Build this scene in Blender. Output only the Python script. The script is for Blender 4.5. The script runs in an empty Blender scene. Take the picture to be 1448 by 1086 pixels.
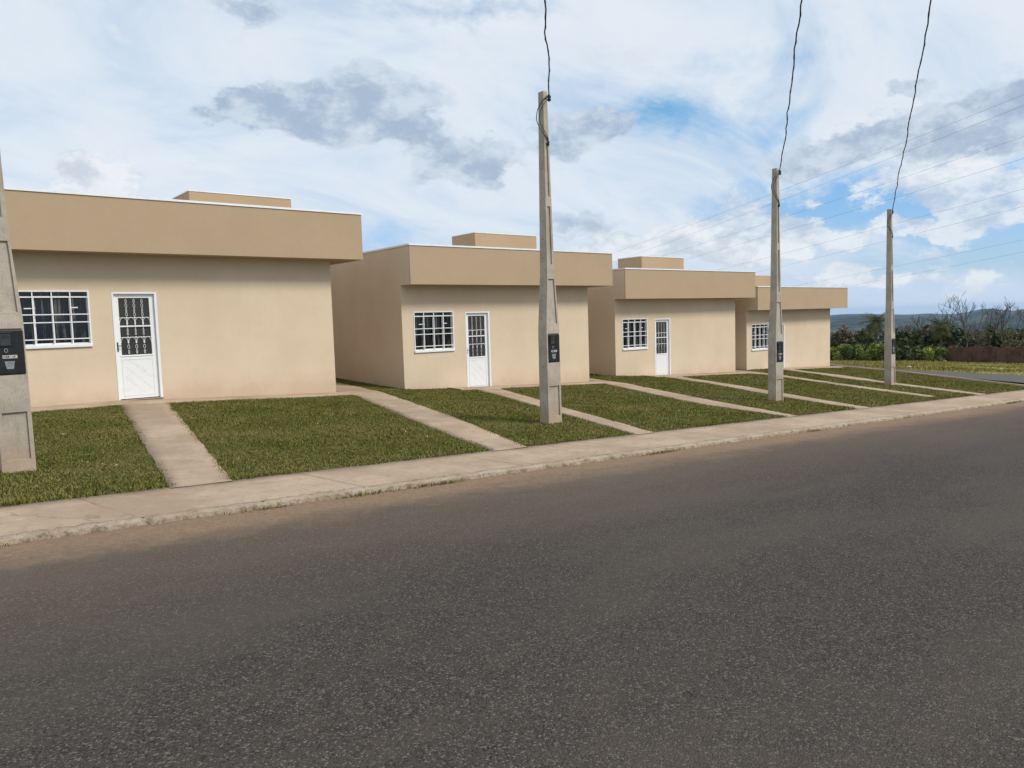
import bpy, math, random
import numpy as np
from mathutils import Vector, Matrix

S = bpy.context.scene
COL = S.collection
rng = np.random.default_rng(7)
random.seed(7)
PI = math.pi

# ------------------------------------------------------------------ camera
F_PX, YAW, PITCH, ROLL, EYE = 1070.18, 0.6816, 0.0833, -0.0303, 1.7058
cy, sy = math.cos(YAW), math.sin(YAW)
fwd = Vector((sy * math.cos(PITCH), cy * math.cos(PITCH), -math.sin(PITCH)))
rgt = Vector((cy, -sy, 0)); up = rgt.cross(fwd)
r2 = rgt * math.cos(ROLL) + up * math.sin(ROLL)
u2 = up * math.cos(ROLL) - rgt * math.sin(ROLL)
cd = bpy.data.cameras.new('camera'); cam = bpy.data.objects.new('camera', cd); COL.objects.link(cam)
m = Matrix((r2, u2, -fwd)).transposed().to_4x4(); m.translation = (0, 0, EYE); cam.matrix_world = m
cd.sensor_width = 36; cd.lens = 36 * F_PX / 1448; cd.clip_end = 20000; cd.clip_start = .05
S.camera = cam
S.render.resolution_x, S.render.resolution_y = 1024, 768
S.view_settings.view_transform = 'Standard'; S.view_settings.look = 'None'
S.view_settings.exposure = 0.0; S.view_settings.gamma = 1
S.cycles.volume_bounces = 0

# ------------------------------------------------------------------ node helper
class NT:
    def __init__(s, tree): s.t = tree; s.n = tree.nodes; s.l = tree.links
    def put(s, sock, v):
        if v is None: return
        if hasattr(v, 'is_output') or isinstance(v, bpy.types.NodeSocket): s.l.new(v, sock)
        elif isinstance(v, (tuple, list)) and sock.type == 'RGBA' and len(v) == 3: sock.default_value = (*v, 1)
        else: sock.default_value = v
    def node(s, typ, props=None, **ins):
        n = s.n.new(typ)
        for k, v in (props or {}).items(): setattr(n, k, v)
        for k, v in ins.items():
            s.put(n.inputs[int(k[1:]) if k[0] == 'i' and k[1:].isdigit() else k], v)
        return n
    def m(s, op, a, b=0.0, c=None, clamp=False):
        n = s.node('ShaderNodeMath', {'operation': op, 'use_clamp': clamp}, i0=a, i1=b)
        if c is not None: s.put(n.inputs[2], c)
        return n.outputs[0]
    def vm(s, op, a, b=(0, 0, 0), out=0):
        return s.node('ShaderNodeVectorMath', {'operation': op}, i0=a, i1=b).outputs[out]
    def noise(s, vec, scale, detail=4, rough=.55, dist=0.0, out=0):
        n = s.node('ShaderNodeTexNoise', None, Vector=vec, Scale=scale, Detail=detail, Roughness=rough, Distortion=dist)
        return n.outputs[out]
    def step(s, v, lo, hi, a=0.0, b=1.0, smooth=True):
        n = s.node('ShaderNodeMapRange', {'interpolation_type': 'SMOOTHSTEP' if smooth else 'LINEAR', 'clamp': True},
                   i0=v, i1=lo, i2=hi, i3=a, i4=b)
        return n.outputs[0]
    def mix(s, f, a, b, mode='MIX'):
        n = s.node('ShaderNodeMix', {'data_type': 'RGBA', 'blend_type': mode}, i0=f, i6=a, i7=b)
        return n.outputs[2]
    def scl(s, v, k): return s.vm('MULTIPLY', v, k)

def material(name, build, rough=.8, metal=0.0, spec=.3):
    mt = bpy.data.materials.new(name); mt.use_nodes = True
    nt = NT(mt.node_tree)
    b = nt.n['Principled BSDF']
    b.inputs['Roughness'].default_value = rough; b.inputs['Metallic'].default_value = metal
    b.inputs['Specular IOR Level'].default_value = spec
    tc = nt.n.new('ShaderNodeTexCoord')
    build(nt, b, tc.outputs['Object'])
    return mt
def bump(nt, b, h, strength=.3, dist=.01):
    n = nt.node('ShaderNodeBump', None, Strength=strength, Distance=dist, Height=h)
    nt.l.new(n.outputs[0], b.inputs['Normal'])

# ------------------------------------------------------------------ sun and sky
SUN_EL, SUN_AZ = math.radians(45), math.radians(150)      # azimuth clockwise from +y
sd = Vector((math.sin(SUN_AZ) * math.cos(SUN_EL), math.cos(SUN_AZ) * math.cos(SUN_EL), math.sin(SUN_EL)))
sl = bpy.data.lights.new('sun', 'SUN'); sl.energy = 2.9; sl.angle = math.radians(15); sl.color = (1, .93, .82)
so = bpy.data.objects.new('sun', sl); COL.objects.link(so)
so.rotation_euler = sd.to_track_quat('Z', 'Y').to_euler(); so.location = (0, 0, 30)

W = bpy.data.worlds.new('World'); S.world = W; W.use_nodes = True
nt = NT(W.node_tree); nt.n.clear()
sky = nt.node('ShaderNodeTexSky', {'sky_type': 'NISHITA', 'sun_disc': False, 'sun_elevation': SUN_EL, 'sun_rotation': SUN_AZ,
                                   'air_density': 1.0, 'dust_density': .6, 'ozone_density': 2.0})
D = nt.node('ShaderNodeTexCoord').outputs['Generated']
sep = nt.node('ShaderNodeSeparateXYZ', None, Vector=D)
X_, Y_, Z_ = sep.outputs
az = nt.m('ARCTAN2', X_, Y_); el = nt.m('ARCSINE', Z_)
AE = nt.node('ShaderNodeCombineXYZ', None, X=az, Y=el, Z=0.0).outputs[0]
Df = nt.scl(D, (1, 1, 1.7))
n_big = nt.noise(Df, 7.0, 8, .62, .2)
n_fine = nt.noise(Df, 20.0, 9, .64, .1)
warp = nt.node('ShaderNodeTexNoise', None, Vector=Df, Scale=11.0, Detail=7.0, Roughness=.62).outputs['Color']
AEw = nt.vm('ADD', AE, nt.scl(nt.vm('SUBTRACT', warp, (.5, .5, .5)), (.16, .10, 0)))
def blobs(lst, vec):
    tot = None
    for a0, e0, wa, we, w in lst:
        d = nt.scl(nt.vm('SUBTRACT', vec, (a0, e0, 0)), (1 / wa, 1 / we, 0))
        v = nt.m('SUBTRACT', 1.0, nt.vm('LENGTH', d, out=1), clamp=True)
        v = nt.m('MULTIPLY', v, w)
        tot = v if tot is None else nt.m('ADD', tot, v)
    return tot
# (azimuth, elevation, half widths, weight) of the clouds seen that day
GAPS = [(.905, .25, .11, .04, .8), (1.12, .118, .24, .055, 1.25), (1.30, .10, .2, .07, 1.1), (.80, .13, .12, .03, .3), (.66, .375, .16, .03, .9),
        (1.02, .215, .1, .04, .5), (1.2, .055, .3, .035, .5), (.95, .30, .2, .03, .45), (.42, .09, .1, .03, .4), (.52, .10, .1, .03, .4), (1.42, .12, .2, .08, .9)]
GREY = [(.44, .262, .11, .042, 1.15), (.53, .272, .10, .05, 1.2), (.365, .258, .07, .026, 1.0), (.57, .235, .06, .03, .9), (.635, .203, .09, .035, 1.15),
        (.765, .228, .085, .045, 1.1), (.815, .235, .06, .03, .7), (.385, .372, .06, .02, .6), (1.10, .185, .17, .032, .95), (1.245, .205, .14, .045, 1.0),
        (1.02, .165, .12, .02, .5), (1.32, .20, .1, .05, .8), (1.165, .245, .03, .012, .7), (.77, .115, .06, .022, .5)]
WHITE = [(.195, .178, .055, .036, 1.3), (.95, .088, .17, .045, 1.0), (1.0, .1, .1, .045, .8), (.80, .095, .09, .03, .7), (1.215, .135, .1, .04, 1.15), (1.265, .115, .09, .035, .8),
         (1.16, .085, .09, .018, .8), (1.05, .14, .16, .02, .6), (1.2, .03, .25, .018, .35), (1.0, .035, .25, .018, .4)]
cirr = nt.noise(nt.scl(nt.node('ShaderNodeCombineXYZ', None, X=nt.m('DIVIDE', X_, nt.m('ADD', nt.m('ABSOLUTE', Z_), .35)),
                Y=nt.m('DIVIDE', Y_, nt.m('ADD', nt.m('ABSOLUTE', Z_), .35)), Z=0.0).outputs[0], (.8, 1.5, 1)), 2.2, 8, .62, .6)
veil = nt.m('SUBTRACT', nt.m('ADD', .62, nt.m('MULTIPLY', nt.m('SUBTRACT', cirr, .5), 1.3)), nt.m('MULTIPLY', blobs(GAPS, AEw), .62))
veil = nt.step(veil, -.05, .62, .0, .97)
lp = nt.m('MULTIPLY', nt.m('SUBTRACT', n_big, .5), 1.5)
lf = nt.m('MULTIPLY', nt.m('SUBTRACT', n_fine, .5), 1.35)
edge = nt.m('ADD', lp, lf)
gm = nt.step(nt.m('ADD', blobs(GREY, AEw), edge), .14, .58)
wm = nt.step(nt.m('ADD', blobs(WHITE, AEw), edge), .2, .5)
back = nt.step(nt.m('ADD', n_big, nt.m('MULTIPLY', nt.step(az, 1.45, 2.1), .0)), .56, .7)
# cloud tones: radiance of the cloud itself
bluesky = nt.mix(1.0, sky.outputs[0], nt.mix(nt.step(el, .08, .28), (.86, 1.12, 1.5), (1.02, 1.52, 1.62)), 'MULTIPLY')
veilcol = nt.mix(nt.step(cirr, .35, .65), (6.6, 7.6, 8.8), (7.9, 8.5, 9.2))
base = nt.mix(veil, bluesky, veilcol)
hz = nt.step(el, .16, -.02, 0, .6)
base = nt.mix(hz, base, (4.5, 6.2, 8.4))
wcol = nt.mix(nt.step(nt.m('ADD', n_fine, nt.m('MULTIPLY', nt.m('SUBTRACT', n_big, .5), .6)), .36, .62), (5.6, 6.3, 7.2), (9.0, 9.2, 9.4))
base = nt.mix(nt.m('MULTIPLY', wm, .72), base, wcol)
gcol = nt.mix(nt.step(n_fine, .38, .66), (3.6, 4.7, 6.2), (6.3, 7.2, 8.2))
base = nt.mix(nt.m('MULTIPLY', gm, .88), base, gcol)
bg = nt.node('ShaderNodeBackground', None, Color=base, Strength=.1)
ow = nt.n.new('ShaderNodeOutputWorld'); nt.l.new(bg.outputs[0], ow.inputs['Surface'])

# ------------------------------------------------------------------ geometry helpers
class MB:
    def __init__(s): s.v = []; s.f = []; s.mi = []
    def quad(s, a, b, c, d, mi=0):
        n = len(s.v); s.v += [a, b, c, d]; s.f.append((n, n + 1, n + 2, n + 3)); s.mi.append(mi)
    def box(s, x0, x1, y0, y1, z0, z1, mi=0, M=None):
        n = len(s.v)
        p = [(x0, y0, z0), (x1, y0, z0), (x1, y1, z0), (x0, y1, z0), (x0, y0, z1), (x1, y0, z1), (x1, y1, z1), (x0, y1, z1)]
        if M is not None: p = [tuple(M @ Vector(q)) for q in p]
        s.v += p
        for k in ((0, 3, 2, 1), (4, 5, 6, 7), (0, 1, 5, 4), (1, 2, 6, 5), (2, 3, 7, 6), (3, 0, 4, 7)):
            s.f.append(tuple(n + i for i in k)); s.mi.append(mi)
        return s
    def loft(s, rings, mi=0, cap=True):          # rings of equal length, bottom to top
        n = len(s.v); k = len(rings[0])
        for r in rings: s.v += [tuple(p) for p in r]
        for i in range(len(rings) - 1):
            for j in range(k):
                a = n + i * k + j; b = n + i * k + (j + 1) % k
                s.f.append((a, b, b + k, a + k)); s.mi.append(mi)
        if cap:
            s.f.append(tuple(n + j for j in reversed(range(k)))); s.mi.append(mi)
            e = n + (len(rings) - 1) * k
            s.f.append(tuple(e + j for j in range(k))); s.mi.append(mi)
        return s
    def tube(s, pts, r, n=6, mi=0, closed=False):
        pts = [Vector(p) for p in pts]; rings = []
        for i, p in enumerate(pts):
            if closed: t = pts[(i + 1) % len(pts)] - pts[i - 1]
            else: t = pts[min(i + 1, len(pts) - 1)] - pts[max(i - 1, 0)]
            t.normalize()
            a = t.cross(Vector((0, 1, 0))) if abs(t.y) < .9 else t.cross(Vector((0, 0, 1)))
            a.normalize(); b = t.cross(a)
            rr = r[i] if isinstance(r, (list, tuple)) else r
            rings.append([p + (a * math.cos(2 * PI * j / n) + b * math.sin(2 * PI * j / n)) * rr for j in range(n)])
        if closed: rings.append(rings[0])
        return s.loft(rings, mi, cap=not closed)
    def build(s, name, mats, parent=None, smooth=False, bevel=0, **kw):
        me = bpy.data.meshes.new(name); me.from_pydata(s.v, [], s.f)
        mats = mats if isinstance(mats, (list, tuple)) else [mats]
        for mt in mats: me.materials.append(mt)
        me.polygons.foreach_set('material_index', s.mi)
        me.update()
        if smooth: me.shade_smooth()
        o = bpy.data.objects.new(name, me); COL.objects.link(o)
        if parent: o.parent = parent
        if bevel:
            md = o.modifiers.new('bevel', 'BEVEL'); md.width = bevel; md.segments = 2; md.limit_method = 'ANGLE'
        return tag(o, **kw)
def tag(o, label=None, category=None, group=None, kind=None):
    for k, v in (('label', label), ('category', category), ('group', group), ('kind', kind)):
        if v: o[k] = v
    return o
def empty(name, loc, rz=0, **kw):
    o = bpy.data.objects.new(name, None); COL.objects.link(o); o.location = loc; o.rotation_euler.z = rz
    o.empty_display_size = .3
    return tag(o, **kw)
def npmesh(name, V, Fa, mat, smooth=False, attrs=None, parent=None, **kw):
    V = np.asarray(V, np.float32); Fa = np.asarray(Fa, np.int32)
    me = bpy.data.meshes.new(name); k = Fa.shape[1]
    me.vertices.add(len(V)); me.vertices.foreach_set('co', V.ravel())
    me.loops.add(Fa.size); me.loops.foreach_set('vertex_index', Fa.ravel())
    me.polygons.add(len(Fa)); me.polygons.foreach_set('loop_start', np.arange(0, Fa.size, k, dtype=np.int32))
    me.polygons.foreach_set('loop_total', np.full(len(Fa), k, np.int32))
    for nm, a in (attrs or {}).items():
        at = me.attributes.new(nm, 'FLOAT', 'FACE'); at.data.foreach_set('value', np.asarray(a, np.float32))
    for mt in (mat if isinstance(mat, (list, tuple)) else [mat]): me.materials.append(mt)
    me.update(calc_edges=True); me.validate()
    if smooth: me.shade_smooth()
    o = bpy.data.objects.new(name, me); COL.objects.link(o)
    if parent: o.parent = parent
    return tag(o, **kw)
def gridmesh(name, P, mat, **kw):                # P: (n, m, 3)
    n, k = P.shape[:2]
    i = np.arange(n * k).reshape(n, k)
    Fa = np.stack([i[:-1, :-1], i[1:, :-1], i[1:, 1:], i[:-1, 1:]], -1).reshape(-1, 4)
    return npmesh(name, P.reshape(-1, 3), Fa, mat, **kw)

# ------------------------------------------------------------------ the lie of the land
KX = [-12, 1.85, 3.3, 4.1, 7.85, 10.07, 12, 16.6, 18.6, 20.6, 25.4, 26.4, 33, 40]
KC = [-.1, -.1, -.05, -.06, -.08, -.107, -.15, -.14, -.07, -.11, -.09, -.02, -.04, 0]
def G(x, y):                                     # lawn level
    return .055 - .041 * x + .03 * np.minimum(y, 30) + np.interp(x, KX, KC) * np.clip((y - 7.65) / 8.85, 0, 1)
def Rz(x, y): return .230 - .041 * x - .00035 * (y - 1) ** 2         # road level
def hashnoise(x, y, s):
    return (np.sin(x * s * 1.3 + 1.7 * np.sin(y * s * .9)) + np.sin(y * s * 1.7 + 2.1 * np.sin(x * s * .7 + 1)) + np.sin((x + y) * s * .61 + 4)) / 3
def Tz(x, y):                                    # terrain under and beyond everything
    x = np.asarray(x, float); y = np.asarray(y, float)
    r = np.hypot(x, y) + 1e-6; k = np.minimum(1, 40 / r); xn, yn = x * k, y * k
    near = np.where(yn < 7.5, Rz(xn, yn) - .12, .055 - .041 * xn + .03 * np.minimum(yn, 30) - .10)
    near = np.where((yn > 7.5) & (yn < 26) & (xn < 34) & (xn > -14), near - .15, near)
    z = near - .057 * np.maximum(r - 40, 0) + .12 * hashnoise(x, y, .16) * np.clip((r - 42) / 15, 0, 1)
    z = np.where(r > 42, -95 + 14 * np.log1p(np.exp(np.clip((z + 95) / 14, -40, 40))), z)
    a = np.arctan2(x, y)
    hh = 28 + 3 * np.sin(a * 9 + .6) + 4 * np.sin(a * 23 + 1.2) + 2.5 * np.sin(a * 61) + 1.5 * np.sin(a * 133 + 1) + 27 * np.exp(-((a - 1.108) / .03) ** 2) + 44 * np.exp(-((a - 1.243) / .018) ** 2) + 38 * np.exp(-((a - 1.285) / .014) ** 2)
    h = np.clip((r - 2300) / 2600, 0, 1); h = h * h * (3 - 2 * h)
    h2 = np.clip((r - 1300) / 1000, 0, 1); h2 = h2 * h2 * (3 - 2 * h2)
    return z + h * hh + h2 * (7 + 8 * hashnoise(x, y, .006)) + np.clip((r - 400) / 600, 0, 1) * 5 * hashnoise(x, y, .011)

# ------------------------------------------------------------------ materials
def paint(c, c2, dirt):
    def b(nt, bs, co):
        n1 = nt.noise(co, .7, 6, .6); n2 = nt.noise(nt.scl(co, (2.5, 2.5, .5)), 1.6, 6, .6); n3 = nt.noise(co, 6, 6, .7)
        col = nt.mix(nt.step(nt.m('ADD', nt.m('MULTIPLY', n1, .85), nt.m('MULTIPLY', n2, .15)), .36, .64), c, c2)
        col = nt.mix(nt.step(n3, .45, .8, 0, .22), col, tuple(v * .82 for v in c))
        # faint vertical streaks, stronger towards the top of the wall
        strk = nt.m('MULTIPLY', nt.step(n2, .55, .72), nt.step(nt.node('ShaderNodeSeparateXYZ', None, Vector=co).outputs[2], 1.2, 3.4))
        col = nt.mix(nt.m('MULTIPLY', strk, .05), col, (.26, .21, .16))
        z = nt.node('ShaderNodeSeparateXYZ', None, Vector=co).outputs[2]
        zz = nt.m('ADD', z, nt.m('ADD', nt.m('MULTIPLY', nt.m('SUBTRACT', n3, .5), .5), nt.m('MULTIPLY', nt.m('SUBTRACT', n1, .5), .7)))
        col = nt.mix(nt.step(zz, .42, -.15, 0, dirt), col, (.36, .225, .14))
        nt.l.new(col, bs.inputs['Base Color'])
        h = nt.m('ADD', nt.noise(co, 95, 3, .6), nt.m('MULTIPLY', nt.noise(co, 3.0, 3, .5), 1.2))
        bump(nt, bs, h, .22, .012)
    return b
M = {}
M['wall'] = material('cream_paint', paint((.655, .528, .388), (.70, .573, .433), .36), .9, spec=.12)
M['fascia'] = material('tan_paint', paint((.44, .328, .22), (.465, .348, .236), .0), .88, spec=.15)
def b_white(nt, bs, co):
    n = nt.noise(co, 9, 5, .6)
    nt.l.new(nt.mix(nt.step(n, .5, .75, 0, .35), (.82, .83, .84), (.66, .64, .60)), bs.inputs['Base Color'])
M['white'] = material('white_enamel', b_white, .42, spec=.4)
def b_coping(nt, bs, co):
    n = nt.noise(co, 4, 5, .6); nt.l.new(nt.mix(nt.step(n, .45, .7, 0, .4), (.85, .87, .9), (.62, .63, .64)), bs.inputs['Base Color'])
M['coping'] = material('zinc_flashing', b_coping, .4, .15, .5)
def b_glass(nt, bs, co):
    n = nt.noise(nt.scl(co, (6, 1, .35)), 3, 4, .6)
    nt.l.new(nt.mix(nt.step(n, .52, .70), (.006, .007, .008), (.13, .128, .12)), bs.inputs['Base Color'])  # pale streaks: curtains and sash reflections painted into the pane colour
    bump(nt, bs, nt.noise(co, 2.5, 2), .04, .02)
M['glass'] = material('dark_glass', b_glass, .06, spec=.5)
def b_frost(nt, bs, co):
    n = nt.noise(co, 60, 2)
    nt.l.new(nt.mix(n, (.018, .019, .018), (.05, .05, .046)), bs.inputs['Base Color'])
    bump(nt, bs, nt.noise(co, 160, 2), .5, .004)
M['frost'] = material('textured_glass', b_frost, .3, spec=.5)
def b_conc(nt, bs, co):
    n1 = nt.noise(co, 2.2, 7, .65); n2 = nt.noise(nt.scl(co, (14, 14, 1.1)), 2, 6, .65); n3 = nt.noise(co, 70, 3, .7); n4 = nt.noise(co, 14, 5, .7)
    col = nt.mix(nt.step(n1, .35, .68), (.37, .325, .27), (.50, .445, .375))
    col = nt.mix(nt.step(n2, .52, .72, 0, .55), col, (.20, .17, .14))
    col = nt.mix(nt.step(n4, .6, .75, 0, .4), col, (.25, .215, .175))
    col = nt.mix(nt.step(n3, .30, .42, .55, 0), col, (.16, .14, .12))
    z = nt.node('ShaderNodeSeparateXYZ', None, Vector=co).outputs[2]
    col = nt.mix(nt.step(nt.m('ADD', z, nt.m('MULTIPLY', nt.m('SUBTRACT', n1, .5), .5)), .42, .0, 0, .5), col, (.42, .27, .16))
    nt.l.new(col, bs.inputs['Base Color'])
    bump(nt, bs, nt.m('ADD', n3, nt.m('MULTIPLY', n4, 1.5)), .35, .012)
M['concrete'] = material('pole_concrete', b_conc, .92, spec=.15)
def flat(c, k=.25, sc=12):
    def b(nt, bs, co):
        n = nt.noise(co, sc, 5, .6)
        nt.l.new(nt.mix(nt.step(n, .3, .7), tuple(v * (1 - k) for v in c), tuple(v * (1 + k) for v in c)), bs.inputs['Base Color'])
    return b
M['black'] = material('black_plastic', flat((.014, .015, .018)), .38, spec=.4)
M['black2'] = material('grey_window_plastic', flat((.045, .05, .055)), .2, spec=.5)
M['labelw'] = material('paper_label', flat((.55, .55, .52)), .7)
M['ink'] = material('label_ink', flat((.03, .03, .035)), .7)
M['greyprint'] = material('grey_print', flat((.22, .24, .26)), .6)
M['cable'] = material('black_cable', flat((.012, .012, .013)), .5)
M['wire'] = material('aluminium_wire', flat((.27, .28, .30)), .5, .0)
M['steel'] = material('dark_handle', flat((.05, .055, .075)), .35, .3)

def b_asphalt(nt, bs, co):
    sp = nt.node('ShaderNodeSeparateXYZ', None, Vector=co)
    big = nt.noise(nt.scl(co, (.5, 1.3, 1)), .55, 6, .6); mid = nt.noise(co, 5, 6, .7); fine = nt.noise(co, 130, 5, .8)
    vor = nt.node('ShaderNodeTexVoronoi', {'feature': 'F1'}, Vector=co, Scale=120.0)
    vc = nt.node('ShaderNodeSeparateColor', None, Color=vor.outputs['Color']).outputs[0]
    col = nt.mix(nt.step(fine, .38, .62), (.031, .0275, .025), (.104, .091, .081))
    col = nt.mix(nt.step(vc, .85, .95, 0, .75), col, (.205, .184, .165))
    col = nt.mix(nt.step(vc, .24, .08, 0, .7), col, (.022, .02, .019))
    col = nt.mix(nt.step(mid, .46, .72, 0, .38), col, (.102, .083, .069))
    col = nt.mix(nt.step(big, .42, .64, 0, .5), col, (.110, .093, .079))
    # red earth washed along the kerb
    dk = nt.m('SUBTRACT', 6.55, sp.outputs[1])
    wn = nt.noise(nt.scl(co, (.35, 1, 1)), 1.5, 6, .6)
    d2 = nt.m('ADD', dk, nt.m('ADD', nt.m('MULTIPLY', nt.m('SUBTRACT', wn, .5), .9), nt.m('MULTIPLY', nt.m('SUBTRACT', mid, .5), .75)))
    dirt = nt.mix(nt.step(nt.noise(co, 22, 5, .7), .35, .65), (.265, .170, .105), (.375, .255, .168))
    col = nt.mix(nt.step(d2, 1.0, .25, 0, .92), col, dirt)
    col = nt.mix(nt.step(d2, 2.9, .7, 0, .36), col, (.215, .158, .115))
    nt.l.new(col, bs.inputs['Base Color'])
    h = nt.m('ADD', nt.m('MULTIPLY', vor.outputs['Distance'], -1.6), nt.m('ADD', fine, nt.m('MULTIPLY', mid, .8)))
    bump(nt, bs, h, .8, .007)
M['asphalt'] = material('asphalt', b_asphalt, .92, spec=.12)
def b_street(nt, bs, co):
    n = nt.noise(co, 3, 6, .7)
    nt.l.new(nt.mix(n, (.07, .066, .064), (.12, .112, .108)), bs.inputs['Base Color'])
M['asphalt2'] = material('side_asphalt', b_street, .9, spec=.2)
def b_walk(joint):
    def b(nt, bs, co):
        sp = nt.node('ShaderNodeSeparateXYZ', None, Vector=co)
        n1 = nt.noise(co, 1.1, 6, .6); n2 = nt.noise(co, 7, 7, .7); n3 = nt.noise(co, 60, 4, .7)
        col = nt.mix(nt.step(n1, .35, .66), (.335, .250, .180), (.435, .336, .245))
        col = nt.mix(nt.step(n2, .48, .72, 0, .6), col, (.27, .195, .135))
        col = nt.mix(nt.step(n2, .40, .28, 0, .5), col, (.52, .43, .33))
        col = nt.mix(nt.step(n3, .30, .43, .8, 0), col, (.16, .12, .085))
        col = nt.mix(nt.step(nt.noise(co, 19, 5, .75), .60, .70, 0, .5), col, (.19, .145, .10))
        h = nt.m('ADD', nt.m('MULTIPLY', n3, .6), n2)
        if joint:
            jx = nt.m('ADD', nt.m('ADD', sp.outputs[0], nt.m('MULTIPLY', sp.outputs[1], .25)), nt.m('MULTIPLY', nt.m('SUBTRACT', nt.noise(co, 2.5, 4, .6), .5), .10))
            fr = nt.m('ABSOLUTE', nt.m('SUBTRACT', nt.m('FRACT', nt.m('DIVIDE', jx, joint)), .5))
            ln = nt.m('MULTIPLY', nt.step(fr, .009, .003), nt.step(n1, .30, .5))
            col = nt.mix(nt.m('MULTIPLY', ln, .5), col, (.15, .115, .08)); h = nt.m('SUBTRACT', h, nt.m('MULTIPLY', ln, 2.0))
            # hairline cracks
            v = nt.node('ShaderNodeTexVoronoi', {'feature': 'DISTANCE_TO_EDGE'}, Vector=nt.vm('ADD', co, nt.scl(nt.node('ShaderNodeTexNoise', None, Vector=co, Scale=3.0, Detail=5.0).outputs['Color'], (.5, .5, 0))), Scale=.62)
            ck = nt.m('MULTIPLY', nt.step(v.outputs['Distance'], .006, .002), nt.step(nt.noise(co, .8, 2), .5, .6))
            col = nt.mix(nt.m('MULTIPLY', ck, .35), col, (.13, .095, .065))
        nt.l.new(col, bs.inputs['Base Color'])
        bump(nt, bs, h, .4, .015)
    return b
M['walk'] = material('pavement_concrete', b_walk(2.05), .93, spec=.12)
M['path'] = material('path_concrete', b_walk(0), .93, spec=.12)
def b_kerb(nt, bs, co):
    n1 = nt.noise(co, 3, 6, .7); n2 = nt.noise(co, 16, 6, .7)
    col = nt.mix(nt.step(n1, .35, .66), (.41, .325, .235), (.53, .44, .34))
    col = nt.mix(nt.step(n2, .5, .7, 0, .75), col, (.20, .155, .105))
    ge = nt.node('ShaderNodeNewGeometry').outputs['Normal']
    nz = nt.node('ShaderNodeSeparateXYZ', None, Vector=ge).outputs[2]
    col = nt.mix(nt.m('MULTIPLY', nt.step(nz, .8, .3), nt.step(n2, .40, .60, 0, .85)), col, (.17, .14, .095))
    nt.l.new(col, bs.inputs['Base Color']); bump(nt, bs, nt.m('ADD', n2, nt.noise(co, 45, 4, .7)), 1.0, .03)
M['kerb'] = material('kerb_concrete', b_kerb, .95, spec=.1)
def b_soil(nt, bs, co):
    n = nt.noise(co, 1.2, 6, .6); n2 = nt.noise(co, 30, 4, .7)
    col = nt.mix(nt.step(n, .36, .64), (.075, .085, .025), (.13, .118, .048))
    col = nt.mix(nt.step(n2, .45, .7, 0, .6), col, (.05, .045, .02))
    nt.l.new(col, bs.inputs['Base Color']); bump(nt, bs, n2, .6, .02)
M['soil'] = material('lawn_soil', b_soil, .95, spec=.08)
def b_grass(ca, cb, cs, straw):
    def b(nt, bs, co):
        t = nt.node('ShaderNodeAttribute', {'attribute_name': 'tint'}).outputs['Fac']
        dry = nt.step(nt.noise(co, 1.0, 5, .65), .47, .66, 0, .6)
        n = nt.noise(co, .55, 5, .65); n2 = nt.noise(co, 2.6, 5, .6)
        col = nt.mix(nt.step(nt.m('ADD', t, nt.m('MULTIPLY', nt.m('SUBTRACT', n2, .5), 1.2)), .1, .9), ca, cb)
        lim = nt.m('ADD', straw, nt.m('MULTIPLY', nt.step(n, .60, .40), -.25))
        col = nt.mix(dry, col, tuple(.5 * p + .5 * q for p, q in zip(cb, cs)))
        col = nt.mix(nt.step(nt.m('SUBTRACT', nt.m('FRACT', nt.m('MULTIPLY', t, 37.3)), lim), -.04, .04), col, cs)
        nt.l.new(col, bs.inputs['Base Color'])
    return b
M['grass'] = material('lawn_grass', b_grass((.082, .093, .017), (.170, .170, .041), (.26, .20, .088), .97), .85, spec=.03)
M['fgrass'] = material('field_grass', b_grass((.14, .155, .034), (.25, .235, .065), (.31, .21, .095), .88), .85, spec=.03)
def b_terr(nt, bs, co):
    r = nt.vm('LENGTH', co, out=1)
    n = nt.noise(co, .07, 6, .65); n2 = nt.noise(co, .6, 6, .7); nb = nt.noise(co, .006, 6, .62); nc = nt.noise(co, .02, 6, .7)
    field = nt.mix(nt.step(n, .38, .62), (.15, .165, .038), (.27, .24, .075))
    field = nt.mix(nt.step(n2, .5, .68, 0, .7), field, (.055, .07, .018))
    field = nt.mix(nt.step(nt.noise(co, .045, 4, .6), .56, .66, 0, .7), field, (.19, .115, .045))
    far = nt.mix(nt.step(nb, .47, .53), (.010, .022, .012), (.085, .085, .045))
    far = nt.mix(nt.step(nc, .46, .56, 0, .75), far, (.012, .024, .012))
    col = nt.mix(nt.step(r, 118, 220), field, far)
    nt.l.new(col, bs.inputs['Base Color'])
M['terrain'] = material('terrain', b_terr, .95, spec=.05)
def leafm(name, a, b_):
    def b(nt, bs, co):
        t = nt.node('ShaderNodeAttribute', {'attribute_name': 'tint'}).outputs['Fac']
        nt.l.new(nt.mix(t, a, b_), bs.inputs['Base Color'])
    return material(name, b, .7, spec=.15)
M['leaf_dark'] = leafm('leaf_dark', (0.032, 0.049, 0.019), (0.123, 0.138, 0.049))
M['leaf_mid'] = leafm('leaf_mid', (0.072, 0.109, 0.029), (0.189, 0.232, 0.065))
M['leaf_brown'] = leafm('leaf_brown', (0.102, 0.080, 0.052), (0.232, 0.181, 0.116))
M['leaf_bush'] = leafm('leaf_bush', (.15, .18, .036), (.32, .35, .08))
M['thicket'] = leafm('thicket_leaf', (0.035, 0.046, 0.020), (0.167, 0.138, 0.072))
M['bark'] = material('bark', flat((.095, .075, .06), .3, 4), .9, spec=.1)
M['palm'] = leafm('palm_frond', (.04, .05, .018), (.12, .12, .045))
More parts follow.
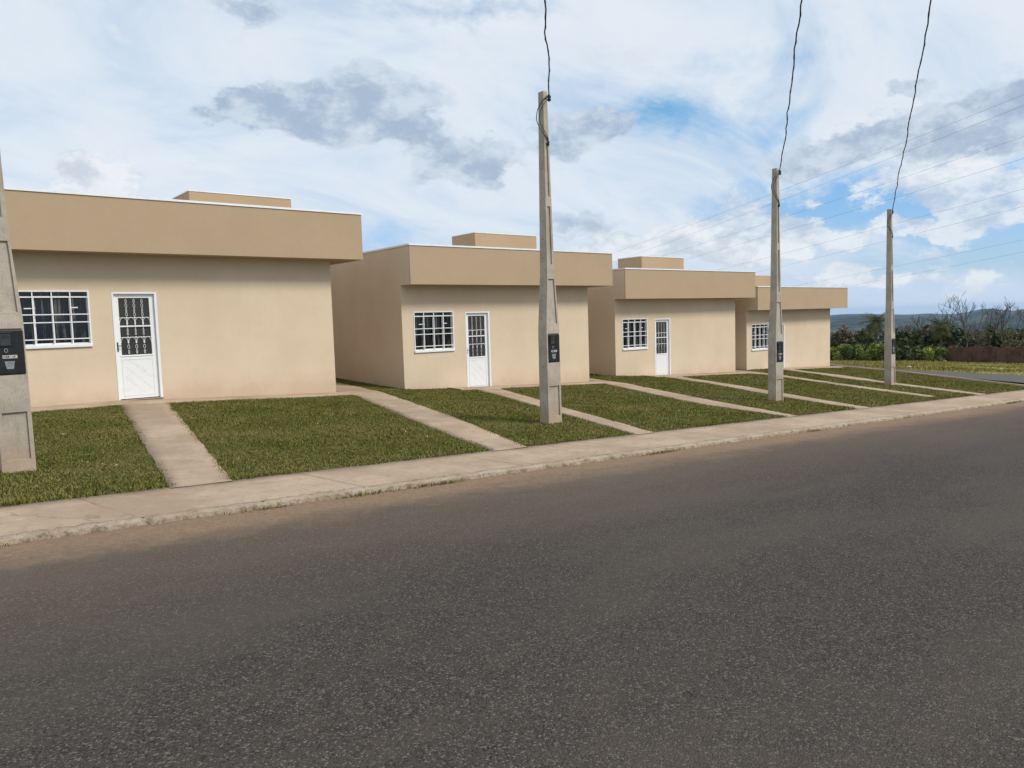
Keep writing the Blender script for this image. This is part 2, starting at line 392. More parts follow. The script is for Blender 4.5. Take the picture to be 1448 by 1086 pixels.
def b_brick(nt, bs, co):
    br = nt.node('ShaderNodeTexBrick', None, Vector=nt.node('ShaderNodeCombineXYZ', None, X=nt.node('ShaderNodeSeparateXYZ', None, Vector=co).outputs[0], Y=nt.node('ShaderNodeSeparateXYZ', None, Vector=co).outputs[2], Z=0.0).outputs[0],
                 Color1=(.105, .058, .042, 1), Color2=(.15, .086, .062, 1), Mortar=(.12, .085, .065, 1), Scale=2.5)
    n = nt.noise(co, .8, 6, .7)
    nt.l.new(nt.mix(nt.step(n, .42, .66, 0, .75), br.outputs['Color'], (.05, .032, .024)), bs.inputs['Base Color'])
M['brick'] = material('red_brick', b_brick, .95, spec=.08)
M['pale'] = material('pale_render', flat((.6, .52, .45)), .9)
M['stone'] = material('pale_stone', flat((.36, .33, .28), .3, 5), .9)

# ------------------------------------------------------------------ ground, road, pavement
rr = np.concatenate([np.linspace(.5, 48, 90), np.geomspace(49, 9000, 150)])
na = 720
aa = np.linspace(-PI, PI, na + 1)
R_, A_ = np.meshgrid(rr, aa, indexing='ij')
P = np.stack([R_ * np.sin(A_), R_ * np.cos(A_), Tz(R_ * np.sin(A_), R_ * np.cos(A_))], -1)
gridmesh('terrain', P[:, ::-1], M['terrain'], smooth=True, kind='structure')

xs = np.arange(-16, 70.1, .5); ys = np.linspace(-6, 6.56, 26)
Xg, Yg = np.meshgrid(xs, ys, indexing='ij')
gridmesh('road', np.stack([Xg, Yg, Rz(Xg, Yg)], -1), M['asphalt'], kind='structure')

def wob(x, a=1.0): return a * (np.sin(x * 7.1) + np.sin(x * 17.3 + 1) * .7 + np.sin(x * 41.7 + 2) * .6) / 2.3
XE = 27.6
SW_Z = lambda x, y: .055 - .041 * x + .03 * 6.6 + .024 * (y - 6.6) + .012
xs = np.arange(-16, XE, .05); prof = []
yin = 7.66 + wob(xs, .018)
for yy in (6.62, 6.9, 7.2, 7.45): prof.append(np.stack([xs, np.full_like(xs, yy), SW_Z(xs, yy) + .004 * wob(xs * .4 + yy * 9)], -1))
prof.append(np.stack([xs, yin, SW_Z(xs, yin)], -1)); prof.append(np.stack([xs, yin + .01, SW_Z(xs, yin) - .1], -1))
gridmesh('pavement', np.stack(prof, 1), M['walk'], kind='structure')
# kerb: worn concrete edge with chipped face
xs = np.arange(-16, XE, .03)
jg = wob(xs * 1.7, .008) + np.abs(wob(xs * 5.1 + 2, .016)) + rng.normal(0, .009, len(xs)); jt = wob(xs * 2.3 + 3, .003) + rng.normal(0, .003, len(xs))
jj = (np.abs((xs / .98) % 1 - .5) < .02) * .008
top = SW_Z(xs, 6.6)
K = [np.stack([xs, np.full_like(xs, 6.64), top - .01], -1), np.stack([xs, np.full_like(xs, 6.63), top + .005 + jt - jj], -1), np.stack([xs, 6.535 + jg * .5, top + .005 + jt - jj], -1),
     np.stack([xs, 6.50 + jg + jj, top - .012 + jt - jj], -1), np.stack([xs, 6.492 + jg * 1.4 + jj, top - .05 + jt], -1), np.stack([xs, 6.475 + rng.normal(0, .010, len(xs)), Rz(xs, 6.5) - .03], -1)]
gridmesh('kerb', np.stack(K, 1), M['kerb'], kind='structure')

def xend(y): return np.interp(y, [7.4, 8.11, 13.66, 16.64, 26], [26.5, 26.97, 31.32, 32.93, 37.5])
ys = np.concatenate([np.linspace(7.63, 17, 40), np.linspace(17.4, 26, 14)]); us = np.linspace(0, 1, 130)
Yg, Ug = np.meshgrid(ys, us, indexing='ij'); Xg = -14 + Ug * (xend(Yg) + 14)
gridmesh('lawn_soil', np.stack([Xg, Yg, G(Xg, Yg)], -1)[::, ::-1], M['soil'], kind='structure')

# garden paths: left and right edges as (x, y) from the house to the pavement
PATHS = [([(3.28, 15.95), (3.18, 15.5), (1.94, 7.60)], [(4.14, 15.95), (4.02, 15.5), (2.52, 7.60)]),
         ([(8.0, 21), (8.02, 17.5), (7.95, 15.4), (6.39, 9.97), (5.81, 7.60)], [(9.5, 21), (9.41, 19.39), (9.07, 16.3), (7.58, 11.15), (6.40, 7.60)]),
         ([(11.95, 16.4), (11.64, 15.67), (9.53, 10.32), (8.85, 8.41), (8.50, 7.60)], [(12.85, 16.4), (12.5, 15.8), (11.18, 12.84), (10.46, 11.32), (8.95, 7.60)]),
         ([(16.9, 21), (16.95, 17.3), (16.46, 15.88), (13.51, 10.24), (12.75, 7.60)], [(17.75, 21), (17.5, 17.6), (17.0, 15.4), (14.4, 10.38), (13.1, 7.60)]),
         ([(20.5, 17.1), (20.23, 16.63), (16.8, 10.11), (15.4, 7.60)], [(21.4, 17.1), (20.9, 16.3), (17.73, 10.67), (15.95, 7.60)]),
         ([(25.3, 21), (25.2, 17.2), (24.8, 15.6), (21.5, 10.6), (20.0, 8.1)], [(26.0, 21), (25.85, 17), (25.5, 15.7), (22.1, 10.6), (20.5, 8.1)]),
         ([(28.0, 17.1), (26.9, 15.6), (25.2, 12.5), (21.9, 7.60)], [(28.8, 17.1), (27.5, 15.4), (25.9, 12.5), (22.5, 7.60)])]
def pedge(e, y):
    e = sorted(e, key=lambda p: p[1]); return np.interp(y, [p[1] for p in e], [p[0] for p in e])
for L_, R2 in PATHS:
    y0, y1 = min(p[1] for p in L_), max(p[1] for p in L_)
    ys = np.arange(y0, y1 + .01, .08)
    xl = pedge(L_, ys) + wob(ys * .8 + y1 + L_[0][0], .018); xr = pedge(R2, ys) + wob(ys * .9 + R2[0][0] * 3, .018)
    cols = [np.stack([xl, ys, G(xl, ys) - .04], -1)]
    for t in np.linspace(0, 1, 5):
        x = xl + (xr - xl) * t; cols.append(np.stack([x, ys, G(x, ys) + .013 + .003 * wob(ys * .7 + t * 3)], -1))
    cols.append(np.stack([xr, ys, G(xr, ys) - .04], -1))
    gridmesh('garden_path', np.stack(cols, 1)[::-1], M['path'], kind='structure')
# low kerb that closes the last garden, and the side street behind it
ys = np.arange(8.0, 26, .25); xe = xend(ys)
Kp = [np.stack([xe - .07, ys, G(xe, ys) - .05], -1), np.stack([xe - .07, ys, G(xe, ys) + .06], -1), np.stack([xe + .07, ys, G(xe, ys) + .06], -1), np.stack([xe + .07, ys, G(xe, ys) - .25], -1)]
gridmesh('kerb', np.stack(Kp, 1)[::-1], M['walk'], kind='structure')
ys = np.linspace(6.4, 30, 40)
sa = np.interp(ys, [6.4, 9.03, 13.44, 17, 22, 30], [28.6, 30.02, 31.89, 32.9, 35.0, 38]); sb = np.interp(ys, [6.4, 10.72, 13.5, 16.23, 20, 30], [37.0, 35.6, 34.9, 34.7, 37, 42])
gridmesh('side_street', np.stack([np.stack([sa + (sb - sa) * t, ys, G(sa + (sb - sa) * t, ys) - .045], -1) for t in np.linspace(0, 1, 8)], 1)[::-1], M['asphalt2'], kind='structure')

# ------------------------------------------------------------------ houses
HW, HS, HO, DEP = 6.542, .588, .5016, 8.0
HOUSES = [  # origin, yaw, parapet bottom/top, label
    ((1.35, 16.24, .377), 0.0, 2.83, 3.87, 'nearest beige house, half behind the concrete pole at the left edge'),
    ((10.037, 16.733, -.13), -.0165, 2.814, 3.803, 'second beige house, its side wall seen beside the nearest house'),
    ((18.625, 17.422, -.49), -.0258, 2.80, 3.79, 'third beige house, between the tallest-looking free pole and the next one'),
    ((26.13, 17.394, -.87), .006, 2.70, 3.62, 'farthest beige house, its door hidden behind a concrete pole'),
]
WX, WW, WB, WH = .338, 1.2335, 1.1164, 1.03
DX, DW, DH = 1.948, .8225, 2.12
def wall_mesh(zb, zt):
    b = MB(); t = .15; zlo = -.9
    def fr(x0, x1, z0, z1): b.box(x0, x1, 0, t, z0, z1)
    fr(0, WX, zlo, zb); fr(WX, WX + WW, zlo, WB); fr(WX, WX + WW, WB + WH, zb); fr(WX + WW, DX, zlo, zb)
    fr(DX, DX + DW, zlo, .0); fr(DX, DX + DW, DH, zb); fr(DX + DW, HW, zlo, zb)
    b.box(0, t, t, DEP, zlo, zt - .028); b.box(0, t, -HO + .03, t - .15 - .0, zb, zt - .028); b.box(0, t, 0, t, zb, zt - .028); b.box(HW - t, HW, t, DEP, zlo, zb); b.box(t, HW - t, DEP - t, DEP, zlo, zb)
    b.box(t, HW - t, t, DEP - t, -.06, .0)                  # floor slab
    return b
def bars(b, x0, x1, z0, z1, y0, y1, t):                      # rectangular frame
    b.box(x0, x0 + t, y0, y1, z0, z1); b.box(x1 - t, x1, y0, y1, z0, z1)
    b.box(x0 + t, x1 - t, y0, y1, z0, z0 + t); b.box(x0 + t, x1 - t, y0, y1, z1 - t, z1)
    return b
def window(root):
    x0, x1, z0, z1 = WX + .002, WX + WW - .002, WB + .002, WB + WH - .002
    fr = bars(MB(), x0, x1, z0, z1, -.012, .10, .028).build('window', M['white'], root, bevel=.003)
    i0, i1, j0, j1 = x0 + .028, x1 - .028, z0 + .028, z1 - .028
    w = i1 - i0; h = j1 - j0
    sl_ = MB().box(x0 - .004, x1 + .004, -.035, -.013, z0 - .035, z0 + .022); sl_.build('sill', M['white'], fr, bevel=.004)
    g = MB()
    for f_ in (.24, .5, .755):
        x = i0 + w * f_; g.box(x - .0095, x + .0095, -.002, .014, j0, j1)
    for f_ in (.10, .43, .58, .90):
        z = j1 - h * f_; g.box(i0, i1, -.010, -.003, z - .0095, z + .0095)
    g.build('grille', M['white'], fr)
    s = MB()
    for k in range(4):
        a = i0 + w * k / 4; bq = i0 + w * (k + 1) / 4; yy = .060 if k in (0, 3) else .038
        e = .024 if k % 3 else .018
        bars(s, a - .006, bq + .006, j0 + .002, j1 - h * .08, yy, yy + .02, e)
    s.box(i0 + w * .12, i0 + w * .27, .028, .036, j1 - h * .32, j1 - h * .30)
    s.box(i0 + w * .74, i0 + w * .86, .028, .036, j1 - h * .31, j1 - h * .29)
    s.build('sash', M['white'], fr)
    MB().box(i0, i1, .085, .089, j0, j1).build('pane', M['glass'], fr)
def ell(cx, cz, rx, rz, y, n=12, a0=0, a1=2 * PI):
    return [(cx + rx * math.cos(a0 + (a1 - a0) * i / n), y, cz + rz * math.sin(a0 + (a1 - a0) * i / n)) for i in range(n + (0 if a1 - a0 > 6.2 else 1))]
def door(root):
    x0, x1, z0, z1 = DX + .003, DX + DW - .003, .012, DH - .003
    d = MB(); d.box(x0, x0 + .035, -.006, .11, z0, z1); d.box(x1 - .05, x1, -.006, .11, z0, z1); d.box(x0 + .035, x1 - .05, -.006, .11, z1 - .04, z1)
    a, b2, c, e = x0 + .037, x1 - .052, z0 + .015, z1 - .043
    yl = .045; w = b2 - a
    gl0, gl1, gb, gt = a + w * .12, b2 - w * .12, c + (e - c) * .42, e - .075
    lf = MB()
    lf.box(a, gl0, yl, yl + .035, c, e); lf.box(gl1, b2, yl, yl + .035, c, e); lf.box(gl0, gl1, yl, yl + .035, gt, e); lf.box(gl0, gl1, yl, yl + .035, c, gb)
    mz = gb + (gt - gb) * .505
    lf.box(gl0, gl1, yl - .004, yl + .02, mz - .014, mz + .014); lf.box(gl0 - .02, gl1 + .02, yl - .012, yl - .001, gb - .03, gb - .005)
    dr = lf.build('door', M['white'], root, bevel=.003)
    d.build('door_frame', M['white'], dr, bevel=.003)
    MB().box(x0, x1, -.03, .13, .001, .011).build('threshold', M['concrete'], dr)
    MB().box(gl0, gl1, yl + .024, yl + .030, gb, gt).build('pane', M['frost'], dr)
    p = MB(); pa, pb, pc, pd = gl0 - .01, gl1 + .01, c + .06, gb - .075
    yo = yl - .007
    bars(p, pa, pb, pc, pd, yo, yl - .001, .014)
    def strip(q0, q1, wd=.012):
        q0 = Vector(q0); q1 = Vector(q1); t = (q1 - q0).normalized(); n = Vector((t.y, -t.x)) * 0 + Vector((-t.y, t.x)) * wd
        A = [(q0 - n), (q1 - n), (q1 + n), (q0 + n)]
        p.loft([[(v.x, yl - .001, v.y) for v in A], [(v.x, yl - .0035, v.y) for v in [q * 1.0 for q in A]]])
    cxm, czm = (pa + pb) / 2, (pc + pd) / 2
    for k in (-1, 0, 1):
        o = k * (pd - pc) * .30
        lo, hi = pc + .04, pd - .04
        hw_ = (pb - pa) / 2 - .05
        for sg in (-1, 1):
            q0 = Vector((cxm - hw_ * sg, czm + o - hw_)); q1 = Vector((cxm + hw_ * sg, czm + o + hw_))
            # clip to panel in z
            def clip(q0, q1):
                d_ = q1 - q0; t0, t1 = 0, 1
                t0 = max(t0, (lo - q0.y) / d_.y); t1 = min(t1, (hi - q0.y) / d_.y); return q0 + d_ * t0, q0 + d_ * t1
            s0, s1 = clip(q0, q1)
            if (s1 - s0).length > .08: strip(s0, s1, .004)
    p.build('embossed_panel', M['white'], dr)
    g = MB(); y = yl + .006; H = gt - gb; r = .0055
    cx = [gl0 + (gl1 - gl0) * f_ for f_ in (.24, .5, .76)]; hx = (gl1 - gl0) * .13
    zA, zB = gb + H * .655, gb + H * .31
    for x in cx:
        for (c0, h_, rx) in ((gb + H * .945, .05, .013), (gb + H * .865, .055, .017), (gb + H * .785, .05, .011), (gb + H * .715, .045, .017), (gb + H * .43, .05, .010), (gb + H * .37, .03, .014), (gb + H * .235, .05, .012), (gb + H * .145, .055, .019), (gb + H * .055, .05, .012), (gb + H * .56, .045, .012)):
            g.tube(ell(x, c0, rx, h_ * .75, y), r * .8, 4, closed=True)
        g.tube([(x, y, gb + H * .46), (x, y, gb + H * .66)], r, 4)
        for zc in (zA, zB): g.tube(ell(x, zc, .014, .014, y, 8), r, 4, closed=True)
    ex = [gl0] + cx + [gl1]
    for zc in (zA, zB):
        for i in range(len(ex) - 1):
            xa, xb = ex[i], ex[i + 1]; mx = (xa + xb) / 2; hw_ = (xb - xa) / 2
            g.tube([(xa, y, zc - .004), (xa + hw_ * .5, y, zc), (mx, y, zc + .003), (xb - hw_ * .5, y, zc), (xb, y, zc - .004)], r, 4)
            g.tube(ell(mx, zc - H * .10, hw_ * .98, H * .10, y, 10, 0, PI), r * .8, 4)
    g.build('grille', M['white'], dr)
    hdl = MB(); hz_ = c + (e - c) * .50
    hdl.box(a + .010, a + .034, yl - .012, yl - .002, hz_ - .09, hz_ + .09); hdl.tube([(a + .022, yl - .004, hz_ + .02), (a + .022, yl - .05, hz_ + .02), (a + .10, yl - .055, hz_ + .018)], .008, 6)
    hdl.build('handle', M['steel'], dr)
def coping(b, x0, x1, y0, y1, z, t=.16, h=.028, o=.012):
    b.box(x0 - o, x1 + o, y0 - o, y0 + t, z, z + h); b.box(x0 - o, x1 + o, y1 - t, y1 + o, z, z + h)
    b.box(x0 - o, x0 + t, y0 + t, y1 - t, z, z + h); b.box(x1 - t, x1 + o, y0 + t, y1 - t, z, z + h)
    return b
for (loc, rz, zb, zt, lab) in HOUSES:
    root = empty('house', loc, rz, label=lab, category='house', group='row of small beige houses')
    wall_mesh(zb, zt).build('wall', M['wall'], root)
    p = MB()
    p.box(.15, HW + HS, -HO + .03, DEP + .1, zb, zt - .028); p.box(0, HW + HS, -HO, -HO + .029, zb, zt - .028)
    par = p.build('parapet', M['fascia'], root)
    coping(MB(), 0, HW + HS, -HO, DEP + .1, zt - .027, h=.042, o=.018).build('coping', M['coping'], par)
    tkh = {3.62: 4.32, 3.79: 4.56}.get(zt, 4.634)
    tk = MB().box(4.342, 6.88, 2.75, 4.05, zt - .03, tkh).build('water_tank_housing', M['fascia'], root, bevel=.006)
    coping(MB(), 4.342, 6.88, 2.75, 4.05, tkh + .001, .12, .024).build('coping', M['coping'], tk)
    window(root); door(root)
    # narrow concrete apron along the front wall
    ys = np.linspace(-.62, -.001, 4); x0 = -.3 if loc[0] < 5 else 1.3; xs = np.arange(x0, HW + .45, .1)
    Xl, Yl = np.meshgrid(xs, ys, indexing='ij'); ws = loc[0] + Xl * math.cos(rz) - Yl * math.sin(rz); wy = loc[1] + Xl * math.sin(rz) + Yl * math.cos(rz)
    edge_ = wob(xs * .9 + loc[0], .03)[:, None] * (Yl < -.5)
    cols = np.stack([Xl, Yl + edge_, G(ws, wy) - loc[2] + .030 + .004 * wob(Xl)], -1)
    low = cols[:, :1].copy(); low[..., 2] -= .12
    gridmesh('apron', np.concatenate([low, cols], 1), M['path'], parent=root)

# ------------------------------------------------------------------ concrete service poles
def rect(a, b, z): return [(-a / 2, -b / 2, z), (a / 2, -b / 2, z), (a / 2, b / 2, z), (-a / 2, b / 2, z)]
PH = 5.42
def pole_mesh():
    b = MB()
    def sec(z):                                             # width along the street, depth
        a = np.interp(z, [-.5, .0, 1.58, 2.5, PH], [.305, .305, .29, .165, .085]); d = np.interp(z, [-.5, 0, 1.58, 2.5, PH], [.215, .215, .205, .175, .12])
        return a, d
    def front(z): return -sec(z)[1] / 2
    # core is set back behind the front ribs so that the panels are real recesses
    zz = [-.5, .0, .13, .63, .76, 1.02, 1.48, 1.58, 1.66, 2.42, 2.5, 2.62, 3.6, 3.72, 4.6, PH]
    rings = []
    for z in zz:
        a, d = sec(z); rings.append([(-a / 2, -d / 2 + .022, z), (a / 2, -d / 2 + .022, z), (a / 2, d / 2, z), (-a / 2, d / 2, z)])
    b.loft(rings)
    def slab(z0, z1, f0, f1, n=4):                          # front skin between fractions of the width
        R = []
        for z in np.linspace(z0, z1, n):
            a, d = sec(z); x0, x1 = -a / 2 + a * f0, -a / 2 + a * f1
            R.append([(x0, -d / 2, z), (x1, -d / 2, z), (x1, -d / 2 + .021, z), (x0, -d / 2 + .021, z)])
        b.loft(R)
    e = .13
    for z0, z1 in ((.13, .63), (1.67, 2.40), (2.64, 3.58), (3.74, 4.6)):
        ee = e if z0 < 2.5 else .28
        slab(z0, z1, 0, ee); slab(z0, z1, 1 - ee, 1)
    for z0, z1 in ((-.5, .13), (.63, 1.02), (1.50, 1.67), (2.40, 2.64), (3.58, 3.74), (4.6, PH)): slab(z0, z1, 0, 1)
    slab(1.02, 1.50, 0, .10); slab(1.02, 1.50, .92, 1)
    # scribed panel under the meter
    for z in (.69, .99): slab(z, z + .006, .08, .92, 2)
    for z in (.35, .95, 1.75, 2.05, 2.3, 2.75, 3.05, 3.35, 3.8, 4.2, 4.55, 4.9):      # drilled holes in the side faces
        hw_ = sec(z)[0] / 2 + .002
        for sg in (-1, 1): b.tube([(sg * (hw_ - .03), .012, z), (sg * hw_, .012, z)], .010, 8, mi=1)
    return b
def text_marks(b, x0, x1, y, z, h, n, seed):
    r_ = random.Random(seed); w = (x1 - x0) / n
    for i in range(n):
        if r_.random() < .12: continue
        xa = x0 + i * w
        b.box(xa, xa + w * .2, y - .002, y, z, z + h)
        if r_.random() < .7: b.box(xa + w * .2, xa + w * .65, y - .002, y, z + (h * .8 if r_.random() < .5 else 0), z + (h if r_.random() < .5 else h * .25) + .002)
def make_pole():
    root = empty('service_pole', (0, 0, 0))
    pole_mesh().build('shaft', [M['concrete'], M['ink']], root, bevel=.004)
    a = .29
    x0, x1 = -a * .41, a * .455
    mb = MB().box(x0, x1, -.116, -.084, 1.03, 1.485).build('meter_box', M['black'], root, bevel=.008)
    w = MB(); bars(w, x0 + .03, x0 + .155, 1.32, 1.465, -0.1300, -0.1170, .014); w.build('viewing_hood', M['black'], mb, bevel=.003)
    MB().box(x0 + .045, x0 + .14, -0.1230, -0.1170, 1.335, 1.45).build('display', M['black2'], mb)
    MB().box(x0 + .065, x0 + .125, -0.1270, -0.1235, 1.405, 1.435).build('counter', M['ink'], mb)
    MB().tube(ell(x0 + .09, 1.275, .014, .020, -0.1220, 10), .004, 5, closed=True).build('seal', M['greyprint'], mb)
    lb = MB().box(x0 + .055, x0 + .185, -0.1195, -0.1170, 1.195, 1.228).build('label_plate', M['labelw'], mb)
    t = MB(); text_marks(t, x0 + .062, x0 + .178, -0.1200, 1.203, .017, 9, 3); t.build('label_print', M['ink'], mb)
    q = MB(); q.loft([[(x0 + .085, -0.1195, 1.085), (x0 + .145, -0.1195, 1.085), (x0 + .145, -0.1170, 1.085), (x0 + .085, -0.1170, 1.085)], [(x0 + .07, -0.1195, 1.165), (x0 + .16, -0.1195, 1.165), (x0 + .16, -0.1170, 1.165), (x0 + .07, -0.1170, 1.165)]])
    q.build('sticker', M['greyprint'], mb)
    # hardware at the top
    ins = MB(); ins.tube([(.035, -.03, PH - .075), (.10, -.045, PH - .075)], .012, 6)
    for k, (z, rr_) in enumerate(((-.14, .02), (-.115, .036), (-.09, .026), (-.07, .036), (-.045, .020))): pass
    ins.tube([(.10, -.045, PH - .14), (.10, -.045, PH - .115), (.10, -.045, PH - .095), (.10, -.045, PH - .075), (.10, -.045, PH - .05), (.10, -.045, PH - .03)], [.02, .036, .024, .036, .03, .012], 10)
    ins.build('insulator', M['black'], root, smooth=True)
    lp_ = MB()
    pts = [(.10, -.05, PH - .08), (.02, -.085, PH - .10), (-.06, -.06, PH - .17), (-.118, .0, PH - .30), (-.13, .015, PH - .46), (-.095, -.04, PH - .62), (-.02, -.085, PH - .73), (.035, -.08, PH - .80)]
    lp_.tube(bez(pts), .007, 6)
    pts2 = [(.10, -.05, PH - .07), (.03, -.085, PH - .13), (-.05, -.07, PH - .22), (-.095, -.02, PH - .36), (-.09, -.03, PH - .52), (-.03, -.085, PH - .67), (.03, -.08, PH - .77)]
    lp_.tube(bez(pts2), .0055, 6)
    lp_.box(.018, .045, -.085, -.055, PH - .86, PH - .79)
    lp_.build('service_loop', M['cable'], root)
    return root
def bez(pts, n=6):
    P_ = [Vector(p) for p in pts]; out = []
    for i in range(len(P_) - 1):
        p0, p1, p2, p3 = P_[max(i - 1, 0)], P_[i], P_[i + 1], P_[min(i + 2, len(P_) - 1)]
        for k in range(n):
            t = k / n
            out.append(.5 * ((2 * p1) + (p2 - p0) * t + (2 * p0 - 5 * p1 + 4 * p2 - p3) * t * t + (3 * p1 - p0 - 3 * p2 + p3) * t ** 3))
    out.append(P_[-1]); return out
def copy_tree(o, parent=None):
    c = o.copy(); COL.objects.link(c)
    if parent: c.parent = parent
    for ch in list(o.children): copy_tree(ch, c)
    return c
POLES = [((.912, 9.46), 0, 'nearest concrete pole with black meter box, cut by the left picture edge'),
         ((8.465, 9.42), 0, 'concrete meter pole standing in front of the second house'),
         ((15.79, 9.74), -.12, 'concrete meter pole standing in front of the farthest house'),
         ((23.79, 10.75), -.06, 'smallest-looking concrete meter pole, right of all the houses')]
proto = make_pole(); tops = []
for i, ((x, y), dz, lab) in enumerate(POLES):
    o = proto if i == 0 else copy_tree(proto)
    o.location = (x, y, float(G(x, y)) + dz); o.rotation_euler = (0, (0, 0, 0, -.03)[i], (0, .02, -.03, .03)[i])
    tag(o, lab, 'utility pole', 'concrete service poles along the pavement')
    tops.append(Vector((x + PH * (0, 0, 0, -.03)[i], y, float(G(x, y)) + dz + PH)))

# service cables from the pole tops up over the road to the line on the far side
ENDS = [None, (6.73, -3.0), (8.4, -3.0), (9.6, -3.0)]
for i, lab in ((1, 'black service cable rising from the pole before the second house'), (2, 'black service cable rising from the pole before the farthest house'), (3, 'black service cable rising from the smallest-looking pole')):
    T = tops[i] + Vector((.10, -.045, -.05))
    u0 = (None, (770, 0), (1131, 0), (1313, 0))[i]
    ray = fwd + r2 * ((u0[0] - 724) / F_PX) - u2 * ((u0[1] - 543) / F_PX)
    n = (T - Vector((0, 0, EYE))).cross(ray)                # vertical run of the drop line
    E = Vector((0, -3.0, 8.2)); E.x = -(n.y * E.y + n.z * (E.z - EYE)) / n.x
    L = (E - T).length; pts = []; r_ = random.Random(i * 5 + 2)
    side = (E - T).normalized().cross(Vector((0, 0, 1))).normalized()
    N = 90; w1 = w2 = 0
    for k in range(N + 1):
        t = k / N
        w1 = w1 * .72 + r_.uniform(-.016, .016); w2 = w2 * .72 + r_.uniform(-.014, .014)
        e = min(1, t * 14)
        pts.append(T.lerp(E, t) + side * (w1 * e) + Vector((0, 0, w2 * e - .9 * t * (1 - t))))
    c = MB().tube(pts, .0105, 7)
    ph = [p + side * (.010 * math.cos(j * 1.9)) + Vector((0, 0, .010 * math.sin(j * 1.9))) for j, p in enumerate(pts)]
    c.tube(ph, .006, 5)
    c.build('service_cable', M['cable'], smooth=True, label=lab, category='cable', group='service cables over the road')

# transmission wires far over the field
O = Vector((0, 0, EYE))
def ray_px(u, v): return (fwd + r2 * ((u - 724) / F_PX) - u2 * ((v - 543) / F_PX)).normalized()
WIRES = [(133.7, 1000, 302, 'upper wire of the highest pair crossing the right sky', 60), (149, 1010, 312, 'lower wire of the highest pair crossing the right sky', 61),
         (193, 1000, 336, 'upper wire of the second highest pair crossing the right sky', 66), (224, 1000, 352, 'lower wire of the second highest pair crossing the right sky', 66.5),
         (267, 1000, 380, 'upper wire of the third highest pair crossing the right sky', 72), (291.7, 1050, 384, 'lower wire of the third highest pair crossing the right sky', 73),
         (339, 1103, 403, 'upper wire of the lowest pair crossing the right sky', 80), (356, 1165, 405.5, 'lower wire of the lowest pair crossing the right sky', 81)]
d_far = ray_px(345, 545)
for v0, u1, v1, lab, dist in WIRES:
    A = O + ray_px(1448, v0) * dist
    # far end on the sight line of the second measured point
    q = ray_px(u1 - (1448 - u1) * .9, v1 + (v1 - v0) * .9); B = O + q * dist * 2.6
    A2 = A + (A - B) * .35
    pts = [A2.lerp(B, k / 40) + Vector((0, 0, -2.2 * (4 * (k / 40) * (1 - k / 40)) + 2.2 * 4 * .2593 * .7407 * 0)) for k in range(41)]
    off = A - (A2.lerp(B, .2593) + Vector((0, 0, -2.2 * 4 * .2593 * .7407)))
    pts = [p + Vector((0, 0, off.z)) for p in pts]
    MB().tube(pts, .0085, 5).build('power_line', M['wire'], label=lab, category='power line', group='transmission wires over the field')

# ------------------------------------------------------------------ grass
def blades(x, y, z, h, w, lean, name, mat, **kw):
    n = len(x); th = rng.uniform(0, 2 * PI, n); dx, dy = np.cos(th), np.sin(th)
    ph = th + PI / 2 + rng.normal(0, .6, n); l = h * lean
    b0 = np.stack([x - dx * w / 2, y - dy * w / 2, z - .01], -1); b1 = np.stack([x + dx * w / 2, y + dy * w / 2, z - .01], -1)
    mx, my = x + np.cos(ph) * l * .35, y + np.sin(ph) * l * .35
    m0 = np.stack([mx - dx * w * .38, my - dy * w * .38, z + h * .7], -1); m1 = np.stack([mx + dx * w * .38, my + dy * w * .38, z + h * .7], -1)
    tp = np.stack([x + np.cos(ph) * l, y + np.sin(ph) * l, z + h * (1.0 - .35 * np.clip(lean - .8, 0, 1))], -1)
    V = np.stack([b0, b1, m1, m0, tp], 1).reshape(-1, 3); i = np.arange(n)[:, None] * 5
    Fa = np.concatenate([i + np.array([[0, 1, 2]]), i + np.array([[0, 2, 3]]), i + np.array([[3, 2, 4]])], 0)
    t = rng.random(n)
    return npmesh(name, V, Fa, mat, attrs={'tint': np.concatenate([t, t, t])}, **kw)
def scatter(n, x0, x1, y0, y1):
    return rng.uniform(x0, x1, n), rng.uniform(y0, y1, n)
parts = []
for (x0, x1, y0, y1, dens) in ((-2.2, 3.2, 7.6, 16.3, 3300), (3.2, 8, 7.6, 16.3, 3000), (8, 14, 7.6, 17, 1900), (14, 21, 7.6, 17.6, 1150), (21, 33.5, 7.6, 18.5, 650), (7.5, 10.2, 16.3, 22, 900), (16, 19, 16.6, 22, 500), (33, 34, 12, 20, 300), (32.6, 36, 16.5, 24, 250)):
    x, y = scatter(int((x1 - x0) * (y1 - y0) * dens), x0, x1, y0, y1); parts.append((x, y, np.full(len(x), dens)))
x = np.concatenate([p[0] for p in parts]); y = np.concatenate([p[1] for p in parts]); dn = np.concatenate([p[2] for p in parts])
keep = (y > 7.655 + .012 * np.sin(x * 9) + rng.normal(0, .022, len(x))) & (x < xend(y) - .03)
for L_, R2 in PATHS:
    y0 = min(p[1] for p in L_); jit = rng.normal(0, .028, len(x)) + .03
    keep &= ~((x > pedge(L_, y) + jit) & (x < pedge(R2, y) - jit) & (y > y0 - .1))
for (loc, rz, zb, zt, lab) in HOUSES:
    c_, s_ = math.cos(rz), math.sin(rz); lx = (x - loc[0]) * c_ + (y - loc[1]) * s_; ly = -(x - loc[0]) * s_ + (y - loc[1]) * c_
    keep &= ~((lx > -.01) & (lx < HW + .01) & (ly > -.01) & (ly < DEP))
    keep &= ~((lx > (-.3 if loc[0] < 5 else 1.3)) & (lx < HW + .42) & (ly > -.60 + rng.normal(0, .03, len(x))) & (ly < .1))
for (px, py), _, _ in POLES: keep &= ~((np.abs(x - px) < .13) & (np.abs(y - py) < .09))
